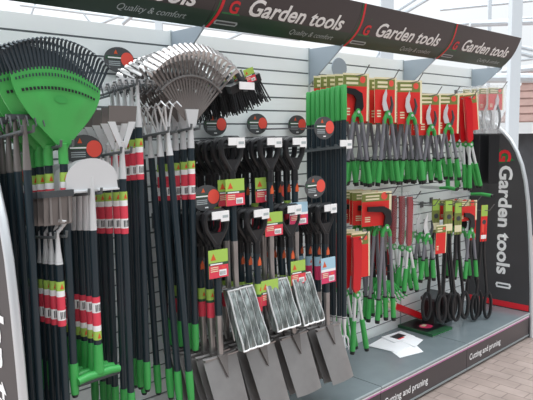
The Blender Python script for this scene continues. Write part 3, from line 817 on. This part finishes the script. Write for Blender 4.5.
hung(lambda: edging_shears('olive'), 447, 204, -.34, 2, .09, 'long black edging shears with olive tag', 'right of the small loppers', 'edging shears', 'edging shears with olive tags')
hung(lambda: edging_shears('olive'), 457, 206, -.30, 2, .09, 'black loop-handled shears', 'behind the tilted red card', 'edging shears', 'edging shears behind the red card')
hung(lambda: lopper('anvil', .60, .035, True, .21, .15, -.02), 470, 202, -.33, 3, .07, 'black-headed lopper on red card', 'lower row near the end panel', 'lopper', 'lower loppers near the end panel')
hung(lambda: edging_shears('red'), 483, 210, -.36, 2, .09, 'long edging shears with red tag', 'nearest the right end panel', 'edging shears', 'edging shears with red tags')

def carded_saw():
    root = empty('carded_saw')
    b = MB(); b.box(-.045, .045, -.002, .001, -.50, .012, 'dred'); quad(b, -.04, .04, -.07, .0, -.0026, 'olive'); quad(b, -.038, .038, -.48, -.44, -.0026, 'coral'); b.build('backing_card', root, smooth=False)
    b = MB(); b.prism([(-.012, -.10), (.010, -.10), (.016, -.34), (-.012, -.34)], -.008, -.004, 'bsteel'); b.build('blade', root)
    b = MB(); b.tube([(.0, -.012, -.33), (.004, -.012, -.40), (-.008, -.012, -.47)], [.012, .014, .012], 'black', 8); b.build('grip', root)
    return root
hung(carded_saw, 386, 204, -.15, 3, .045, 'narrow dark red carded saw', 'behind the long black-headed loppers', 'saw', 'dark red carded saws')
def pruning_saw(P, L, label):
    t = empty('pruning_saw', P); tag(t, label, 'pruning saw', 'green-handled saws between the rows')
    b = MB(); b.tube([(0, 0, 0), (0, -L*.5, .006), (0, -L, -.002)], [.011, .013, .0145], 'green', 10); g = b.build('grip', t)
    MB().tube([(0, -L, -.002), (0, -L-.012, -.003)], [.0145, .010], 'black', 10).build('end_cap', g)
    b = MB(); b.prism([(-.001, -.012), (.001, -.012), (.001, .012), (-.001, .012)], .0, -P.y-.006, 'pale'); b.build('blade', t, label='steel blade')
A = at(471, 194, -.18); pruning_saw(A, .17, 'green-handled pruning saw jutting out between the rows, nearest the end panel')
A = at(440, 188, -.18); pruning_saw(A, .13, 'green-handled pruning saw jutting out below the fifth lopper stack')

# ---- oval discs
for (px, py, Y, lab, yw) in (
    (119, 60, -.03, 'dark oval disc sign above the push hoes', 0), (215, 125, -.03, 'dark oval disc sign on the wall, leftmost of three above the D handles', 0),
    (257, 124, -.03, 'dark oval disc sign on the wall, middle of three above the D handles', 0), (297, 125, -.03, 'dark oval disc sign on the wall, rightmost of three above the D handles', 0),
    (324, 128, -.49, 'dark oval disc sign in front of the green pole grips', 0), (206, 198, -.42, 'dark oval disc sign beside the leftmost fork label', 0),
    (315, 187, -.49, 'dark oval disc sign right of the upper fork shafts', 0), (84, 150, -.385, 'dark oval disc sign between the leaf rakes and the push hoes', 0),
    (0, 103, -.20, 'dark oval disc sign cut by the left photo edge beside the leaf rake', 0), (8, 176, -.16, 'dark oval disc sign low behind the left end panel', 0),
    (279, 192, -.30, 'dark oval disc sign among the middle fork shafts', 0)):
    disc(at(px, py, Y), lab, yw)
A = at(339, 68, -.06)
t = MB().ellipse(0, 0, .072, .062, -.004, 0, 'discback', 28).build('blank_disc', smooth=False); t.location = A
tag(t, 'plain grey-blue disc on the wall above the green poles', 'disc sign')
b = MB(); b.box(-.004, .004, 0, .054, -.004, .004, 'wire'); b.build('bracket', t, smooth=False)

# ---- things on the plinth
PZ = .2105
def flat(name, pts, th, z, key, label, cat, group=None):
    b = MB(); n = len(pts); c = Vector((sum(p[0] for p in pts)/n, sum(p[1] for p in pts)/n, z))
    vs = [(p[0]-c.x, p[1]-c.y, 0) for p in pts]+[(p[0]-c.x, p[1]-c.y, th) for p in pts]
    b.add(vs, [tuple(range(n))[::-1], tuple(range(n, 2*n))]+[(i, (i+1) % n, (i+1) % n+n, i+n) for i in range(n)], key)
    o = b.build(name, smooth=False); o.location = c; tag(o, label, cat, group); return o
flat('leaflet', [(3.27, -.37), (3.47, -.42), (3.64, -.19), (3.40, -.13)], .002, PZ, 'paper', 'large white leaflet at the bottom of the pile on the plinth', 'leaflet', 'white leaflets')
flat('leaflet', [(3.33, -.31), (3.30, -.09), (3.54, -.06), (3.57, -.29)], .002, PZ+.0025, 'paper', 'white leaflet lying across the left of the pile', 'leaflet', 'white leaflets')
flat('leaflet', [(3.50, -.34), (3.66, -.30), (3.69, -.17), (3.53, -.21)], .002, PZ+.005, 'paper', 'small white leaflet on the right of the pile', 'leaflet', 'white leaflets')
o = flat('leaflet', [(3.47, -.19), (3.68, -.22), (3.71, -.08), (3.50, -.06)], .002, PZ+.0075, 'paper', 'white leaflet with a black and red picture, top of the pile', 'leaflet', 'white leaflets')
b = MB(); b.box(-.05, .06, -.03, .035, .0021, .003, 'black'); b.box(-.05, .02, -.045, -.032, .0021, .003, 'red'); b.build('picture', o, smooth=False)
t = empty('catalogue', (3.90, -.165, PZ)); t.rotation_euler = (0, 0, -.06); tag(t, 'dark green catalogue with pink cover picture lying on the plinth', 'book')
b = MB(); b.box(-.12, .12, -.148, .148, .0, .018, 'paper'); b.build('pages', t, smooth=False)
b = MB(); b.box(-.125, .125, -.152, .152, .018, .021, 'dgreen'); b.box(-.125, -.121, -.152, .152, 0, .018, 'dgreen'); b.box(-.125, .125, -.1525, -.1505, .004, .018, 'logogreen')
b.box(-.11, .12, -.10, .14, .021, .0216, 'black'); b.build('cover', t, smooth=False)
b = MB(); b.ellipse(0, 0, .055, .045, 0, .001, 'pink', 18)
b.v = [(x, z-.01+0, .0217+y*.4) for x, y, z in b.v]; k = len(b.v)
b.prism([(-.02, -.012), (.03, .0), (.02, .03), (-.03, .02)], 0, .001, 'cream'); b.v[k:] = [(x, z, .0222+y*.4) for x, y, z in b.v[k:]]
b.build('cover_picture', t, smooth=False)
# red boxed shears leaning along the wall foot
pa, pb = at(384, 302, -.07), at(425, 318, -.07)
t = empty('boxed_shears', (pa+pb)/2); tag(t, 'long red packet leaning along the foot of the slat wall', 'packet')
t.rotation_euler = (0, math.atan2(pa.z-pb.z, pb.x-pa.x), 0)
b = MB(); b.box(-.24, .24, -.035, .035, -.022, .022, 'sheath'); b.build('carton', t, smooth=False)
for u, v in ((-.2415, -.19), (.225, .2415)): MB().box(u, v, -.0362, .0362, -.0232, .0232, 'cream').build('end_band', t, smooth=False, label='cream end band')
# small green hand rakes hanging low
def shrub_rake():
    root = empty('shrub_rake')
    b = MB(); b.tube([(0, 0, .03), (0, 0, -.07)], [.012, .014], 'black', 10); b.build('handle', root)
    b = MB()
    for i in range(9):
        a = (i-4)*.17; b.tube([(0, 0, -.06), (.10*math.sin(a), -.012, -.06-.09*math.cos(a)), (.16*math.sin(a), -.02, -.06-.145*math.cos(a)), (.165*math.sin(a), -.045, -.06-.15*math.cos(a))], [.006, .006, .0055, .004], 'green', 6)
    b.tube([(.075*math.sin(a), -.008, -.06-.075*math.cos(a)) for a in [-.7+1.4*k/10 for k in range(11)]], .006, 'green', 6)
    b.build('fan_head', root, label='green fan of tines')
    return root
hung(shrub_rake, 388, 271, -.25, 3, .06, 'small green hand rake', 'low behind the white leaflets', 'hand rake', 'small green hand rakes', tilt=-.1)
t = empty('kneeler_stand', (4.09, -.16, PZ)); tag(t, 'black folding stand with a flat top standing against the wall foot', 'stand')
b = MB(); b.prism([(-.15, .225), (-.02, .26), (.13, .205), (.13, .185), (-.02, .24), (-.15, .205)], -.06, .06, 'dgrey'); b.build('top_board', t, smooth=False)
for s, x in ((1, .105), (0, .06), (0, -.12)):
    b = MB(); b.box(x-.02, x+.02, -.05, .05, 0, .22 if x < .1 else .19, 'black'); b.build('leg', t, smooth=False)

# ------------------------------------------------------------------ light: bright overcast sky over a glasshouse, darker shop side behind the viewer
w = bpy.data.worlds.new('overcast'); SC.world = w; w.use_nodes = True
nt = w.node_tree; bg = nt.nodes['Background']
tc = nt.nodes.new('ShaderNodeTexCoord'); sx = nt.nodes.new('ShaderNodeSeparateXYZ'); nt.links.new(tc.outputs['Generated'], sx.inputs[0])
def mth(op, a, b_):
    n = nt.nodes.new('ShaderNodeMath'); n.operation = op
    for i, x in enumerate((a, b_)):
        if isinstance(x, (int, float)): n.inputs[i].default_value = x
        else: nt.links.new(x, n.inputs[i])
    return n.outputs[0]
up = mth('MAXIMUM', sx.outputs['Z'], 0.)
fy = mth('MULTIPLY_ADD', sx.outputs['Y'], .48); fy.node.inputs[2].default_value = .56
st = mth('ADD', fy, mth('MULTIPLY', mth('POWER', up, 2.2), 3.6))
bg.inputs['Color'].default_value = (.93, .97, 1, 1)
nt.links.new(st, bg.inputs['Strength'])
SC.view_settings.view_transform = 'Standard'; SC.view_settings.look = 'None'
SC.view_settings.exposure = 0.30; SC.view_settings.gamma = 1.0; SC.view_settings.use_curve_mapping = False
